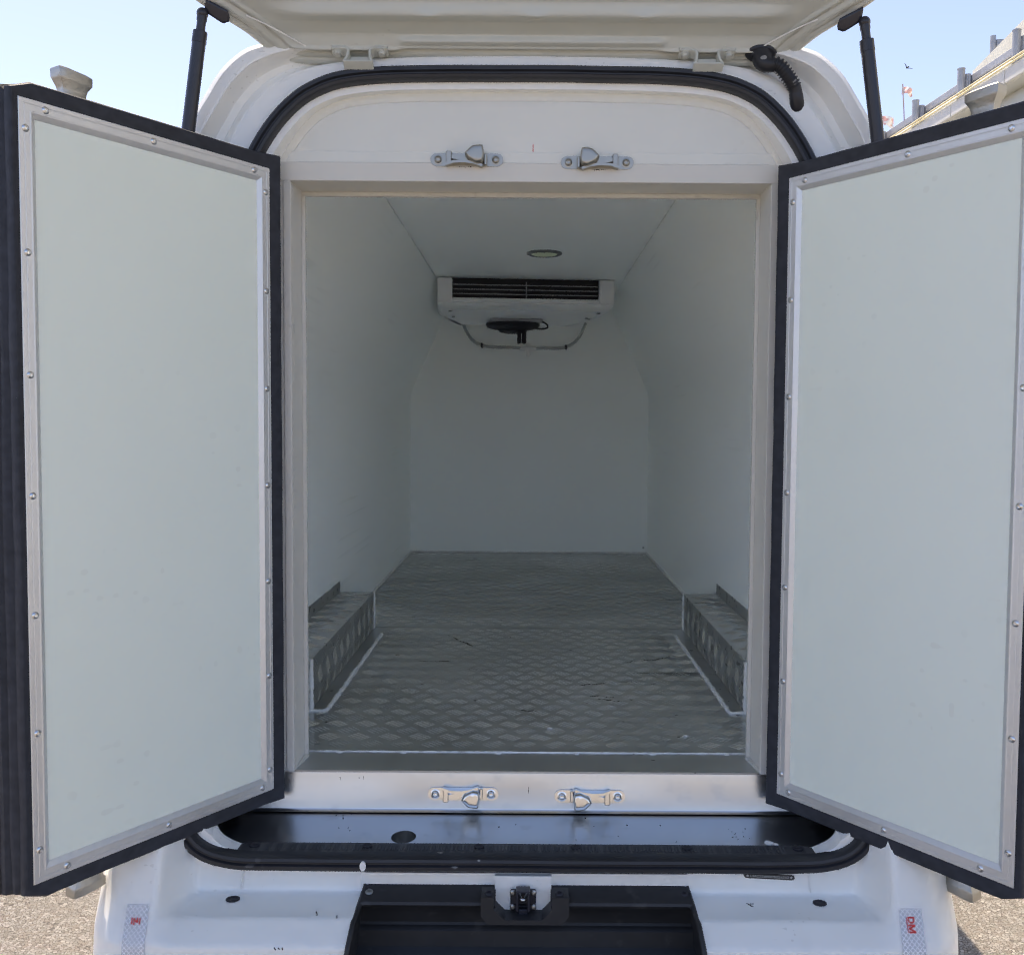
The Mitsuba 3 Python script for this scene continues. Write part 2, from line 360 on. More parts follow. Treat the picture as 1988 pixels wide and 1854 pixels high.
# weather seal: a ribbed rubber bulb swept along the opening
prof = np.array([(-.016, .014), (-.016, -.006), (-.012, -.015), (-.006, -.017), (-.003, -.0125), (.000, -.0125), (.003, -.019), (.010, -.019), (.015, -.012), (.016, .0), (.015, .014)])
PS = []
nn = meshkit.fbm(np.stack([SC[:, 0] * 6, SC[:, 1] * 6, SC[:, 0] * 0], 1), 2) - 0.5
for o, y in prof:
    k = (o + nn * 0.004)[:, None]
    # lower rail is wider than the top rail
    wide = np.where(SC[:, 1] < 0.75, 1.0, 1.0)[:, None]
    p = SC + SN * k * wide
    PS.append(np.stack([p[:, 0], yS(SC[:, 1]) + y, p[:, 1]], 1))
add('van__weather_seal', loft(PS, closed=True), 'seal_rubber', smooth=40)

# rear panel: white moulded bulkhead round the door opening
seal_poly = Polygon(SC)
OX = 0.552
opening = sbox(-OX - .027, .60, OX + .027, 2.0985)
inner = seal_poly.buffer(-.030)
pan = inner.intersection(sbox(-2, .583, 2, 3)).difference(opening)
add('van__rear_panel', prism_xz(pan, 0.0, .02), 'head_gelcoat')
e0, e1 = np.array(seal_poly.buffer(-.004).exterior.coords), np.array(seal_poly.buffer(-.052).exterior.coords)
def resample(c, n=240):
    c = c[::-1] if Polygon(c).exterior.is_ccw else c
    k = np.argmin(np.abs(c[:-1, 0]) - c[:-1, 1] * 10)
    c = np.vstack([c[k:-1], c[:k + 1]])
    a = np.unwrap(np.arctan2(c[:, 1] - 1.45, c[:, 0]))
    tt = np.linspace(0, -2 * np.pi, n, endpoint=False) + np.pi / 2
    order = np.argsort(a)
    per = 2 * np.pi
    aa, cc = a[order], c[order]
    aa = np.r_[aa - per, aa, aa + per]
    cc = np.vstack([cc] * 3)
    return np.stack([np.interp(tt, aa, cc[:, 0]), np.interp(tt, aa, cc[:, 1])], 1)
R0, R1 = resample(np.array(seal_poly.buffer(-.004).exterior.coords)), resample(np.array(seal_poly.buffer(-.030).exterior.coords))
R2 = resample(np.array(seal_poly.buffer(-.050).exterior.coords))
sel = R0[:, 1] > 0.60
fil = [np.stack([R0[:, 0], np.minimum(yS(R0[:, 1]) + .012, -.004), R0[:, 1]], 1), np.stack([R1[:, 0], R1[:, 0] * 0 - .006, R1[:, 1]], 1), np.stack([R2[:, 0], R2[:, 0] * 0 - .0012, R2[:, 1]], 1)]
mf = loft(fil, closed=True)
mf.update_faces(mf.triangles_center[:, 2] > .72)
add('van__rear_panel__edge_fillet', mf, 'head_gelcoat', smooth=50)

# door frame round the opening: head, jambs with an inner lip
fr = 'van__door_frame'
add(fr + '__head', cat_([bx(-OX - .026, OX + .026, -.005, .012, 2.056, 2.0985, .0012), bx(-OX, OX, .0121, .115, 2.056, 2.09), bx(-OX, OX, .1005, .1148, 2.0455, 2.0558, .001)]), 'frame_plastic')
add(fr + '__head_strip', bx(-OX - .045, OX + .045, -.0022, .01, 2.0987, 2.124, .0008), 'head_gelcoat')
for s in (-1, 1):
    j = [bx(s * OX, s * (OX + .0175), -.005, .012, ZF - .002, 2.0558, .0012), bx(s * (OX + .0177), s * (OX + .0275), -.003, .012, ZF - .002, 2.0558, .001),
         bx(s * OX, s * (OX + .04), .0121, .115, ZF - .002, 2.0558), bx(s * (OX - .009), s * (OX - .0002), .1005, .1148, ZF + .001, 2.0453, .001)]
    add(fr + '__jamb', cat_(j), 'frame_plastic')
    # small mitre plate where the jamb meets the sill
    tri = Polygon([(s * OX, 0.002), (s * (OX - .013), 0.10), (s * OX, 0.10)])
    add(fr + '__corner_piece', prism_xy(tri, ZF - .0015, ZF + .004), 'frame_plastic')
# pencil marks on the head (real dashes on the frame)
mk = [bx(.0035, .0048, -.0026, -.0016, 2.121, 2.140), bx(-.005, -.004, -.0056, -.0046, 2.092, 2.104)]
add('van__rear_panel__red_pen_mark', bx(.0036, .0052, -.0008, -.0001, 2.126, 2.142), 'ink_red')
for (x0, x1, z) in ((-.165, -.137, 2.0885), (.140, .171, 2.084)):
    g = [bx(x, x + random.uniform(.001, .004), -.0056, -.0049, z + random.uniform(-.0012, .0012), z + random.uniform(.0006, .002)) for x in np.arange(x0, x1, .0042)]
    add('van__door_frame__pencil_mark', cat_(g), 'ink_dark')

# cargo lining
WX, CH, WZ, CZ, YB = .757, .498, 1.69, 2.275, 3.98
def sheet(quad):
    return trimesh.Trimesh(np.array(quad, float), [[0, 1, 2], [0, 2, 3]], process=False)
for s in (-1, 1):
    prof = [(s * WX, ZF - .01)] + [(s * WX, WZ - .05)]
    for a in np.linspace(0, 1, 7):
        b = (1 - a) ** 2 * np.array([WX, WZ - .05]) + 2 * a * (1 - a) * np.array([WX, WZ]) + a * a * np.array([WX - .0215, WZ + .0485])
        prof.append((s * b[0], b[1]))
    prof.append((s * CH, CZ))
    rws = [[(x, y, z) for x, z in prof] for y in (.115, YB)]
    add('van__cargo_wall', loft(rws), 'lining', smooth=20)
    add('van__cargo_wall__cove_trim' if s < 0 else 'van__cargo_wall_001__cove_trim', tube([(s * (WX - .004), 1.70, ZF + .008), (s * (WX - .004), YB, ZF + .008)], .007, 8), 'sealant', smooth=True)
add('van__cargo_ceiling', sheet([(-CH, .115, CZ), (CH, .115, CZ), (CH, YB, CZ), (-CH, YB, CZ)]), 'lining')
sec = Polygon([(-WX, ZF - .01), (WX, ZF - .01), (WX, WZ), (CH, CZ), (-CH, CZ), (-WX, WZ)])
add('van__bulkhead', prism_xz(sec, YB, YB + .03), 'lining')
add('van__bulkhead__cove_trim', tube([(-WX, YB - .003, ZF + .008), (WX, YB - .003, ZF + .008)], .007, 8), 'sealant', smooth=True)
add('van__bulkhead__screw', orient(dome_screw(.007), (.735, YB, .72), (1, 0, 0), (0, 0, 1), (0, -1, 0)), 'cast_steel')
back_of_frame = sec.buffer(.02).difference(sbox(-OX - .002, .5, OX + .002, 2.056))
add('van__rear_panel__inner_face', prism_xz(back_of_frame, .1151, .118), 'lining')
for s in (-1, 1):     # joint beads between walls and ceiling, patchy
    for (a, b) in ((.7, 1.6), (1.75, 2.9)):
        add('van__cargo_ceiling__joint_bead', bead([(s * (CH - .002), a, CZ - .003), (s * (CH - .002), b, CZ - .003)], .0019, int(a * 100) + s, .6, .03, 6), 'sealant', smooth=True)

# cargo floor
SEAM = 1.656
fl = 'van__cargo_floor'
add(fl + '__plate', bx(-WX, WX, .1372, SEAM - .0035, ZF - .004, ZF, .0008), 'tread_plate')
add(fl + '__plate', bx(-WX, WX, SEAM + .0025, YB, ZF - .004, ZF + .0012, .0008), 'tread_plate')
add(fl + '__base', bx(-WX, WX, .02, YB, ZF - .05, ZF - .0045), 'dark_gap')
BOXX, B0, B1, BH = .617, .482, 1.62, .150
def not_box(x, y):
    return not (abs(x - WX) > BOXX - .05 and B0 - .15 - .01 < y < B1 - .12)
add(fl + '__tread', lugs((-WX, .140, ZF), (2 * WX, 0, 0), (0, SEAM - .144, 0), (0, 0, 1), clip=not_box), 'tread_lug', smooth=False, kind='stuff')
add(fl + '__tread', lugs((-WX, SEAM + .004, ZF + .0012), (2 * WX, 0, 0), (0, YB - SEAM - .01, 0), (0, 0, 1)), 'tread_lug', smooth=False, kind='stuff')
# smooth sill plate in front of the tread, sealant line between them
add(fl + '__sill_plate', bx(-OX, OX, .0035, .1366, ZF - .006, ZF - .001, .0006), 'sill_metal')
add(fl + '__sealant_bead', bead([(-OX, .137, ZF + .0002), (OX, .137, ZF + .0002)], .0020, 5, .5, .008, 6), 'sealant', smooth=True)
for x, w in ((-.47, .016), (-.31, .016), (-.072, .018), (.125, .012), (.315, .020), (.50, .014)):
    b = trimesh.creation.icosphere(1, 1.0)
    b.apply_scale([w / 2, .005, .0025])
    b.apply_translation([x, .130, ZF])
    add(fl + '__sealant_drop', b, 'sealant', smooth=True)
# scuffs: scraped dark marks lying on the plate
for k, (x, y, L, a) in enumerate([(-.31, 1.50, .16, -50), (.34, 1.08, .10, 20), (.19, .66, .07, -8), (.22, .63, .06, -25), (.16, .78, .09, 12), (.44, 1.12, .08, 30), (-.02, .50, .05, 0), (-.27, 1.44, .1, -52)]):
    a = math.radians(a)
    ln = LineString([(x + t * L * math.cos(a) + random.uniform(-.006, .006), y + t * L * 1.4 * math.sin(a) + random.uniform(-.006, .006)) for t in np.linspace(0, 1, 6)]).buffer(.0026, quad_segs=2)
    add(fl + '__scuff_mark', prism_xy(ln, ZF + .0003, ZF + .0009), 'grime')
for x, y in ((.245, .54), (-.16, 1.60), (.335, .86), (.06, .33), (.42, .27)):
    c = trimesh.creation.icosphere(0, .006)
    c.apply_scale([1.3, .8, .5])
    c.apply_translation([x, y, ZF + .002])
    add(fl + '__crumb', c, 'sealant')

# wheel boxes with folded floor flange, wall flange and sealant
for s in (-1, 1):
    w = name_part('van__wheel_box')
    xi = BOXX + (.005 if s > 0 else 0)
    top = ZF + BH
    add(w + '__cover', cat_([bx(s * xi, s * (WX - .001), B0, B1, ZF + .001, top, .002), bx(s * (WX - .004), s * (WX - .0005), B0, B1, top + .0005, top + .042, .0008)]), 'tread_plate')
    add(w + '__floor_flange', bx(s * (xi - .042), s * (xi - .0005), B0, B1 - .08, ZF + .0005, ZF + .0025, .0006), 'sill_metal')
    tr = [lugs((s * xi, B0, ZF), (0, B1 - B0, 0), (0, 0, BH), (-s, 0, 0), size=(.112, .079), ang=38),
          lugs((s * xi, B0, top), (s * (WX - xi), 0, 0), (0, B1 - B0, 0), (0, 0, 1))]
    add(w + '__tread', cat_(tr), 'tread_lug', kind='stuff')
    add(w + '__sealant_bead', bead([(s * (xi + .001), B0 - .001, ZF + .004), (s * (xi + .001), B0 - .001, top)], .0068, 11 + s, .4, .008), 'sealant', smooth=True)
    add(w + '__sealant_bead', bead([(s * (xi + .06), B0 - .004, ZF + .002), (s * (xi - .043), B0 - .004, ZF + .002), (s * (xi - .046), B1 - .10, ZF + .002)], .0066, 21 + s, .25, .010), 'sealant', smooth=True)
    add(w + '__sealant_bead', bead([(s * (xi - .001), B1, ZF + .003), (s * (xi - .001), B1, top)], .003, 31 + s, .4, .008), 'sealant', smooth=True)

# step below the floor: bright riser and polished shelf
RZ0, RZ1, SZ = .5835, .6775, .581
pr = []
for a in np.linspace(0, math.pi / 2, 6):
    pr.append((.006 - .006 * math.sin(a) - .001, RZ1 - .006 + .006 * math.cos(a)))
pr = [(.05, RZ1)] + pr + [(-.001, RZ0 + .008), (-.0025, RZ0 + .004), (-.006, RZ0 + .0012), (-.008, RZ0)]
pr = [(y + (.008 - .014 * (RZ1 - z) / (RZ1 - RZ0)) if y < .04 else y + .02, z) for y, z in pr]
X = np.linspace(-.68, .68, 60)
add('van__step_riser', loft([[(x, y, z) for y, z in pr] for x in X]), 'brushed_steel', smooth=40)
for (x, z, h, w) in ((.003, .628, .013, .0012), (-.445, .655, .006, .001), (-.40, .658, .004, .001), (-.39, .657, .006, .001)):
    yy_ = lambda q: .008 - .014 * (RZ1 - q) / (RZ1 - RZ0) - .0014
    add('van__step_riser__pen_mark', trimesh.convex.convex_hull(np.array([(xx, yy_(zz) - d, zz) for xx in (x, x + w) for zz in (z, z + h) for d in (0, .0006)])), 'ink_dark')
sh = Polygon([(-.70, .05), (-.70, -.12), (-.675, -.185), (-.62, -.235), (.62, -.235), (.675, -.185), (.70, -.12), (.70, .05)])
hole = affinity.scale(Point(-.2745, -.146).buffer(1, quad_segs=12), .0275, .034)
add('van__step_shelf', prism_xy(sh.difference(hole), SZ - .002, SZ), 'shelf_steel')
hw_ = lathe([(.0275, 0), (.0285, -.012), (.026, -.05), (.026, -.08), (.0001, -.08)], 28)
add('van__step_shelf__drain_hole', xf(hw_, lambda v: v * [1, 1.23, 1] + [-.2745, -.146, SZ - .0015]), 'shelf_steel', smooth=40)
add('van__step_shelf__cable', tube(spline([(-.262, -.172, .55), (-.255, -.158, .558), (-.245, -.135, .552)], 10), .006, 8), 'black_plastic', smooth=True)
for k in range(4, 32):
    x, y = rng.uniform(-.5, .52), rng.uniform(-.165, -.02)
    if k > 22:
        x, y = rng.normal(.475, .012), rng.normal(-.12, .022)
    elif k > 14:
        x, y = rng.normal(-.43, .02), rng.uniform(-.12, -.01)
    r = rng.uniform(.0008, .0022)
    g = Polygon([(x + r * rng.uniform(.5, 1.3) * math.cos(t), y + r * 1.6 * rng.uniform(.5, 1.3) * math.sin(t)) for t in np.arange(7) * .9])
    add('van__step_shelf__dirt_speck', prism_xy(g, SZ + .0001, SZ + .0006), 'ink_dark')
for x, y, r in ((.535, -.165, .012), (.55, -.172, .006)):
    g = Polygon([(x + r * rng.uniform(.6, 1.2) * math.cos(t), y + r * rng.uniform(.6, 1.2) * math.sin(t)) for t in np.arange(9) * .7])
    add('van__step_shelf__torn_label', prism_xy(g.buffer(0), SZ + .0002, SZ + .0009), 'ink_white')

# black ribbed scuff plate in front of the shelf
sp = 'van__scuff_plate'
pr = [(-.1855, SZ + .0005), (-.1865, SZ + .0035), (-.190, SZ + .0045), (-.232, SZ + .0045), (-.238, SZ + .0025), (-.252, SZ - .001), (-.256, SZ - .004), (-.257, SZ - .014)]
rowsP = []
for t in np.linspace(-1, 1, 121):
    x = t * .645
    k = max(0.0, abs(x) - .61) / .035
    rowsP.append([(x if i < 5 else t * .66, y - (.03 * k if i < 3 else .01 * k), z) for i, (y, z) in enumerate(pr)])
add(sp + '__cover', loft(rowsP), 'scuff_plastic', smooth=30)
add(sp + '__rib', cat_([bx(x, x + .0035, -.229 + random.uniform(0, .004), -.1945 - random.uniform(0, .003), SZ + .0042, SZ + .0066, .001) for x in np.arange(-.56, .56, .0078)]), 'scuff_plastic', kind='stuff')
for x in (-.590, -.345, -.103, .106, .347, .588):
    r = lathe([(.0105, 0), (.0105, .003), (.0085, .0042), (.0055, .003), (.0001, .0028)], 18)
    add(sp + '__screw', orient(r, (x, -.209, SZ + .0050), (1, 0, 0), (0, 1, 0), (0, 0, 1)), 'dark_gap', smooth=30)
for x, y, r in ((-.345, -.2665, .009),):
    st = affinity.scale(Point(x, .5695).buffer(1, quad_segs=6), .0065, .0100)
    add('van__weather_seal__chalk_mark', prism_xz(st, -.2706, -.2660), 'ink_white')

# latch keepers (two on the head, two on the riser)
def keeper(cx, cz, flip, down, y, m0='steel', lean=0.0):
    rx = lambda g: xf(g, lambda v: np.c_[v[:, 0], v[:, 1] * math.cos(lean) + v[:, 2] * math.sin(lean), v[:, 2] * math.cos(lean) - v[:, 1] * math.sin(lean)])
    k = name_part('van__latch_keeper')
    base = LineString([(-.069, 0), (.069, 0)]).buffer(.0155, quad_segs=8)
    parts = {'base_plate': ('steel', prism_xz(base.buffer(-.001), -.005, -.0005))}
    cheek = cat_([bx(-.047, -.034, -.020, -.005, -.013, .0165, .0015), bx(.040, .0465, -.022, -.005, -.0155, .010, .0015)])
    arc = LineString([(-.046, -.014), (-.03, -.0085), (-.005, -.0075), (.018, -.0105), (.034, -.016)]).buffer(.0028, quad_segs=3)
    arc2 = LineString([(-.034, .004), (-.015, .000), (.005, -.001)]).buffer(.004, quad_segs=3)
    parts['cheek'] = ('steel', cheek)
    parts['strap'] = ('steel', cat_([prism_xz(arc, -.024, -.005), prism_xz(arc2, -.018, -.005)]))
    # hook: a wedge that stands out from the plate and rises above it
    ho = np.array([(-.004, .010), (.013, .026), (.031, .0285), (.0375, .027), (.0405, .006), (.038, -.010), (.024, -.013), (.002, -.003)])
    back = np.c_[ho[:, 0] * 1.0, np.full(8, -.010), ho[:, 1] * .9 - .001]
    mid = np.c_[ho[:, 0], np.full(8, -.030), ho[:, 1]]
    c = ho.mean(0)
    front = np.c_[(ho - c) * .80 + c, np.full(8, -.036)][:, [0, 2, 1]]
    hk = trimesh.convex.convex_hull(np.vstack([back, mid, front])).subdivide().subdivide()
    trimesh.smoothing.filter_taubin(hk, iterations=6)
    parts['hook'] = ('steel', hk)
    for nm, (m, g) in parts.items():
        if down:
            g = flipz(g, 0)
        if flip:
            g = mirror(g)
        g = rx(g)
        g.apply_translation([cx, y, cz])
        add(k + '__' + nm, g, m0, smooth=True if nm == 'hook' else 22)
    for sx in (-.066, .066):
        sg_ = rx(orient(cat_([dome_screw(.0085, .005), lathe([(.0115, -.001), (.0115, .0008), (.0085, .0012)], 18)]), (sx, -.005, 0), (1, 0, 0), (0, 0, 1), (0, -1, 0)))
        sg_.apply_translation([cx, y, cz])
        add(k + '__screw', sg_, m0, smooth=30)
keeper(-.147, 2.1045, False, False, -.0026, 'satin_steel')
keeper(.1515, 2.1000, True, False, -.0026, 'satin_steel')
LEAN = math.atan(.014 / (RZ1 - RZ0))
keeper(-.151, .6255, False, True, -.0020, 'steel', LEAN)
keeper(.149, .6215, True, True, -.0026, 'steel', LEAN)

# insulated doors
def door(mirrored, hinge, free, z0, z1, rv):
    k = name_part('van__insulated_door')
    h, f = np.array(hinge), np.array(free)
    W = np.linalg.norm(f - h)
    u = (f - h) / W
    n = np.array([-u[1], u[0]])                  # towards the camera for the left door
    H = z1 - z0
    def put(m):                                  # local (u, v, out)
        g = xf(m, lambda v: np.c_[h[0] + v[:, 0] * u[0] + v[:, 2] * n[0], h[1] + v[:, 0] * u[1] + v[:, 2] * n[1], z0 + v[:, 1]])
        return mirror(g) if mirrored else g
    def put2(m):
        g = put(m)
        return g
    add(k + '__panel', put(bx(.008, W - .008, .008, H - .008, -.10, -.0035)), 'gelcoat')
    add(k + '__outer_skin', put(bx(-.03, W + .022, -.022, H + .022, -.112, -.1005, .003)), 'paint')
    # trim rails, mitred
    pf = [(0, -.006), (0, .0015), (.0012, .0025), (.0085, .0025), (.0092, .0018), (.0105, .0018), (.0112, .0025), (.0205, .0025), (.0215, .0034), (.0232, .0034), (.0320, -.0022), (.0330, -.0034)]
    for a, b, ix, iy in (((0, 0), (W, 0), 0, 1), ((W, 0), (W, H), -1, 0), ((W, H), (0, H), 0, -1), ((0, H), (0, 0), 1, 0)):
        a, b = np.array(a, float), np.array(b, float)
        dd = (b - a) / np.linalg.norm(b - a)
        inn = np.array([ix, iy])
        r = [[np.r_[a + inn * o + dd * o, t] for o, t in pf], [np.r_[b + inn * o - dd * o, t] for o, t in pf]]
        add(k + '__trim_rail', put(loft(r)), 'alu_trim', smooth=20)
    # foam gasket: three lips, a little ragged
    gp = [(.0005, .0002), (.020, .0025), (.028, .001), (.0315, -.005), (.0325, -.014), (.027, -.0185), (.027, -.0215), (.0335, -.027), (.034, -.036), (.028, -.041), (.028, -.044), (.0345, -.050), (.035, -.060), (.029, -.065), (.029, -.068), (.0355, -.074), (.035, -.098), (.02, -.106)]
    side_ = 1.16                               # the hinge edge is a little wider
    free_ = [1, .50, .46, .46, .46, .42, .42, .56, .58, .52, .52, .68, .70, .66, .66, .82, .86, .8]
    N = 44
    loop = []
    for a, b in (((0, 0), (W, 0)), ((W, 0), (W, H)), ((W, H), (0, H)), ((0, H), (0, 0))):
        a, b = np.array(a, float), np.array(b, float)
        m = N if abs(b[1] - a[1]) > .1 else N // 2
        for t in np.linspace(0, 1, m, endpoint=False):
            loop.append((a + (b - a) * t))
    loop = np.array(loop)
    outd = np.zeros_like(loop)
    eps = 1e-6
    outd[:, 0] = np.where(loop[:, 0] < eps, -1, np.where(loop[:, 0] > W - eps, 1, 0))
    outd[:, 1] = np.where(loop[:, 1] < eps, -1, np.where(loop[:, 1] > H - eps, 1, 0))
    g = np.random.default_rng(3 + int(mirrored))
    rowsG = []
    for i, (o, t) in enumerate(gp):
        j = meshkit.fbm(np.c_[loop * 9, np.full(len(loop), i * .35)], 2, seed=5 + int(mirrored)) - .5
        amp = 0 if i == 0 else (.003 if i < 4 else .006)
        fs = np.where(loop[:, 0] > W - eps, free_[i], np.where(loop[:, 0] < eps, side_, 1.0))
        p = loop + outd * (o * fs + j * amp)[:, None]
        rowsG.append(np.c_[p, np.full(len(loop), t) + (0 if i == 0 else 1) * g.normal(0, .0004, len(loop))])
    add(k + '__gasket', put(loft(rowsG, closed=True)), 'foam_rubber', smooth=35)
    for (a, b) in rv:
        s_ = orient(cat_([dome_screw(.0068, .0034)]), (a, b, .0024), (1, 0, 0), (0, 1, 0), (0, 0, 1))
        add(k + '__rivet', put(s_), 'steel', smooth=30)
    # locking rod on the outer face with its cams above and below the door
    rod = tube([(W * .69, -.06, -.122), (W * .69, H + .06, -.122)], .012, 14)
    add(k + '__lock_rod', put(rod), 'cast_steel', smooth=40)
    for end in (0, 1):
        sg = -1 if end == 0 else 1
        e = 0 if end == 0 else H
        def loop_at(v, wa, wb, ta, tb, tilt=0.0):
            return [(W * .69 + c * (wa if c < 0 else wb), e + sg * (v + tilt * c), -.122 + q) for c, q in ((-1, -ta * .8), (-.6, -ta), (.6, -ta), (1, -ta * .8), (1, tb * .8), (.6, tb), (-.6, tb), (-1, tb * .8))]
        r = [loop_at(.030, .027, .022, .014, .014), loop_at(.072, .0265, .021, .013, .013), loop_at(.082, .029, .023, .014, .015), loop_at(.092, .0345, .029, .017, .018, .002), loop_at(.0965, .037, .032, .018, .02, .003), loop_at(.111, .0375, .0325, .0185, .02, .003), loop_at(.1135, .036, .031, .017, .0185, .003)]
        c = loft(r, closed=True)
        cap = trimesh.convex.convex_hull(np.array(r[-1]))
        add(k + '__lock_cam', put(cat_([c, cap])), 'cast_steel', smooth=30)
    for v in (.25, 1.15):
        add(k + '__rod_guide', put(bx(W * .69 - .03, W * .69 + .03, v - .02, v + .02, -.145, -.112, .004)), 'cast_steel')
    for v in (.22, .70, 1.2):
        add(k + '__hinge', put(bx(-.05, .09, v - .02, v + .02, -.122, -.1125, .002)), 'cast_steel')
    return k
def rivets(W, H):
    r = [(u, H - .013) for u in (.045, .30, W - .05)] + [(u, .013) for u in (.035, .285, W - .065)]
    r += [(.0125, v) for v in np.linspace(.049, H - .055, 7)] + [(W - .0125, v) for v in np.linspace(.062, H - .053, 7)]
    return r
door(False, (-.584, -.07), (-.895, -.552), .660, 2.066, rivets(.574, 1.406))
door(True, (-.5765, -.07), (-.8955, -.5325), .657, 2.052, rivets(.562, 1.395))
labels['van__insulated_door'] = {'label': 'open insulated inner door on the left with white panel and black foam gasket'}
labels['van__insulated_door_001'] = {'label': 'open insulated inner door on the right with white panel and black foam gasket'}

# tailgate, lifted
ang = math.radians(31)
P0 = np.array([0, .0, 2.3193])
ds, nt = np.array([0, -math.cos(ang), math.sin(ang)]), np.array([0, -math.sin(ang), -math.cos(ang)])
ks = np.array([0, .001, .008, .034, .086, .118, .165, .25, .5, 1.2, 1.32, 1.35])
kw = np.array([.42, .52, .556, .590, .636, .673, .724, .79, .84, .86, .82, .76])
hwf = PchipInterpolator(ks, kw)
outl = Polygon([(w, s) for s, w in zip(np.r_[ks[:1], np.linspace(.0005, 1.35, 300)], np.r_[kw[:1], hwf(np.linspace(.0005, 1.35, 300))])] + [(-w, s) for s, w in zip(np.linspace(1.35, .0005, 300), hwf(np.linspace(1.35, .0005, 300)))])
srow = np.r_[np.linspace(0, .02, 12), np.linspace(.022, .22, 90), np.linspace(.23, 1.35, 40)]
ucol = np.sin(np.linspace(-1, 1, 201) * math.pi / 2 * .999)
ucol = np.linspace(-1, 1, 241)
GX = np.array([[u * float(hwf(s)) for u in ucol] for s in srow])
GS = np.repeat(srow[:, None], len(ucol), 1)
import shapely
DD = shapely.distance(shapely.points(GX.ravel(), GS.ravel()), outl.exterior).reshape(GX.shape)
sst = lambda a, b, x: (lambda t: t * t * (3 - 2 * t))(np.clip((x - a) / (b - a), 0, 1))
bump = lambda x, c, w: np.exp(-((x - c) / w) ** 2)
h = .004 * sst(0, .006, DD) - .005 * sst(.013, .018, DD) + .0035 * sst(.018, .022, DD)
h += -.010 * sst(.030, .042, DD) + .006 * bump(DD, .047, .004)
xa = np.abs(GX)
flat = sst(.315, .275, xa)                    # 1 in the middle field
sidepad = (1 - flat) * sst(.575, .52, xa)
h += flat * (.013 * sst(.030, .064, GS) - .013 * sst(.066, .075, GS))
h += sidepad * (.013 * sst(.038, .046, GS) - .013 * sst(.048, .080, GS))
h += (.014 * sst(.105, .133, GS) - .018 * sst(.134, .157, GS)) * sst(.60, .47, xa)
for cx in (-.225, .008, .245):
    h += -.007 * bump(GX, cx, .020) * sst(.1165, .1195, GS) * sst(.129, .122, GS) + .006 * bump(GX, cx, .024) * bump(GS, .136, .007)
inner_face = P0 + GX[..., None] * np.array([1, 0, 0]) + GS[..., None] * ds + h[..., None] * nt
outer_h = -.055 * sst(0, .05, DD) - .004
ou = P0 + GX[..., None] * np.array([1, 0, 0]) + GS[..., None] * ds + outer_h[..., None] * nt
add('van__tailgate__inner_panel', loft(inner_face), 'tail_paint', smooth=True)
add('van__tailgate__outer_panel', loft(ou), 'paint', smooth=True)
edge_i = np.vstack([inner_face[0], inner_face[1:, -1], inner_face[-1, ::-1][1:], inner_face[::-1, 0][1:-1]])
edge_o = np.vstack([ou[0], ou[1:, -1], ou[-1, ::-1][1:], ou[::-1, 0][1:-1]])
add('van__tailgate__edge', loft([edge_i, edge_o], closed=True), 'paint')
for s in (-1, 1):      # glued wire trim along the edge of the inner panel
    pts = [P0 + np.array([s * x, 0, 0]) + ss * ds + hh * nt for x, ss, hh in ((.62, .128, .004), (.57, .100, .006), (.535, .075, .006), (.50, .048, .006))]
    add('van__tailgate__wire', tube(spline(pts, 16), .0016, 6), 'sealant', smooth=True)
def tg(x, s, o):
    return P0 + np.array([x, 0, 0]) + s * ds + o * nt
# tailgate hinges
for hx in (-.385, .392):
    k = name_part('van__tailgate_hinge')
    ln = LineString([(-.060, .0105), (-.034, .0105), (-.0265, .0135), (-.0235, .020), (-.0255, .040), (-.031, .053), (.031, .053), (.0255, .040), (.0235, .020), (.0265, .0135), (.034, .0105), (.060, .0105)])
    st = extr(ln.buffer(.0023, quad_segs=3), .022)
    add(k + '__strap', orient(st, tg(hx, .032, 0), (1, 0, 0), nt, ds), 'tail_paint', smooth=30)
    add(k + '__knuckle', orient(extr(sbox(-.0205, .024, .0205, .050), .010), tg(hx, .030, 0), (1, 0, 0), nt, ds), 'tail_paint')
    add(k + '__ear', orient(extr(sbox(-.063, .0, -.034, .008).union(sbox(.034, .0, .063, .008)), .024), tg(hx, .031, 0), (1, 0, 0), nt, ds), 'tail_paint')
    add(k + '__leaf', bx(hx - .036, hx + .036, -.035, .03, 2.2985, 2.303, .001), 'tail_paint')
    for sx in (-.049, .049):
        add(k + '__bolt', orient(cat_([lathe([(.0095, .0128), (.0095, .0150), (.0068, .0152), (.0065, .0215), (.0001, .022)], 14)]), tg(hx + sx, .042, 0), (1, 0, 0), ds, nt), 'tail_paint', smooth=30)
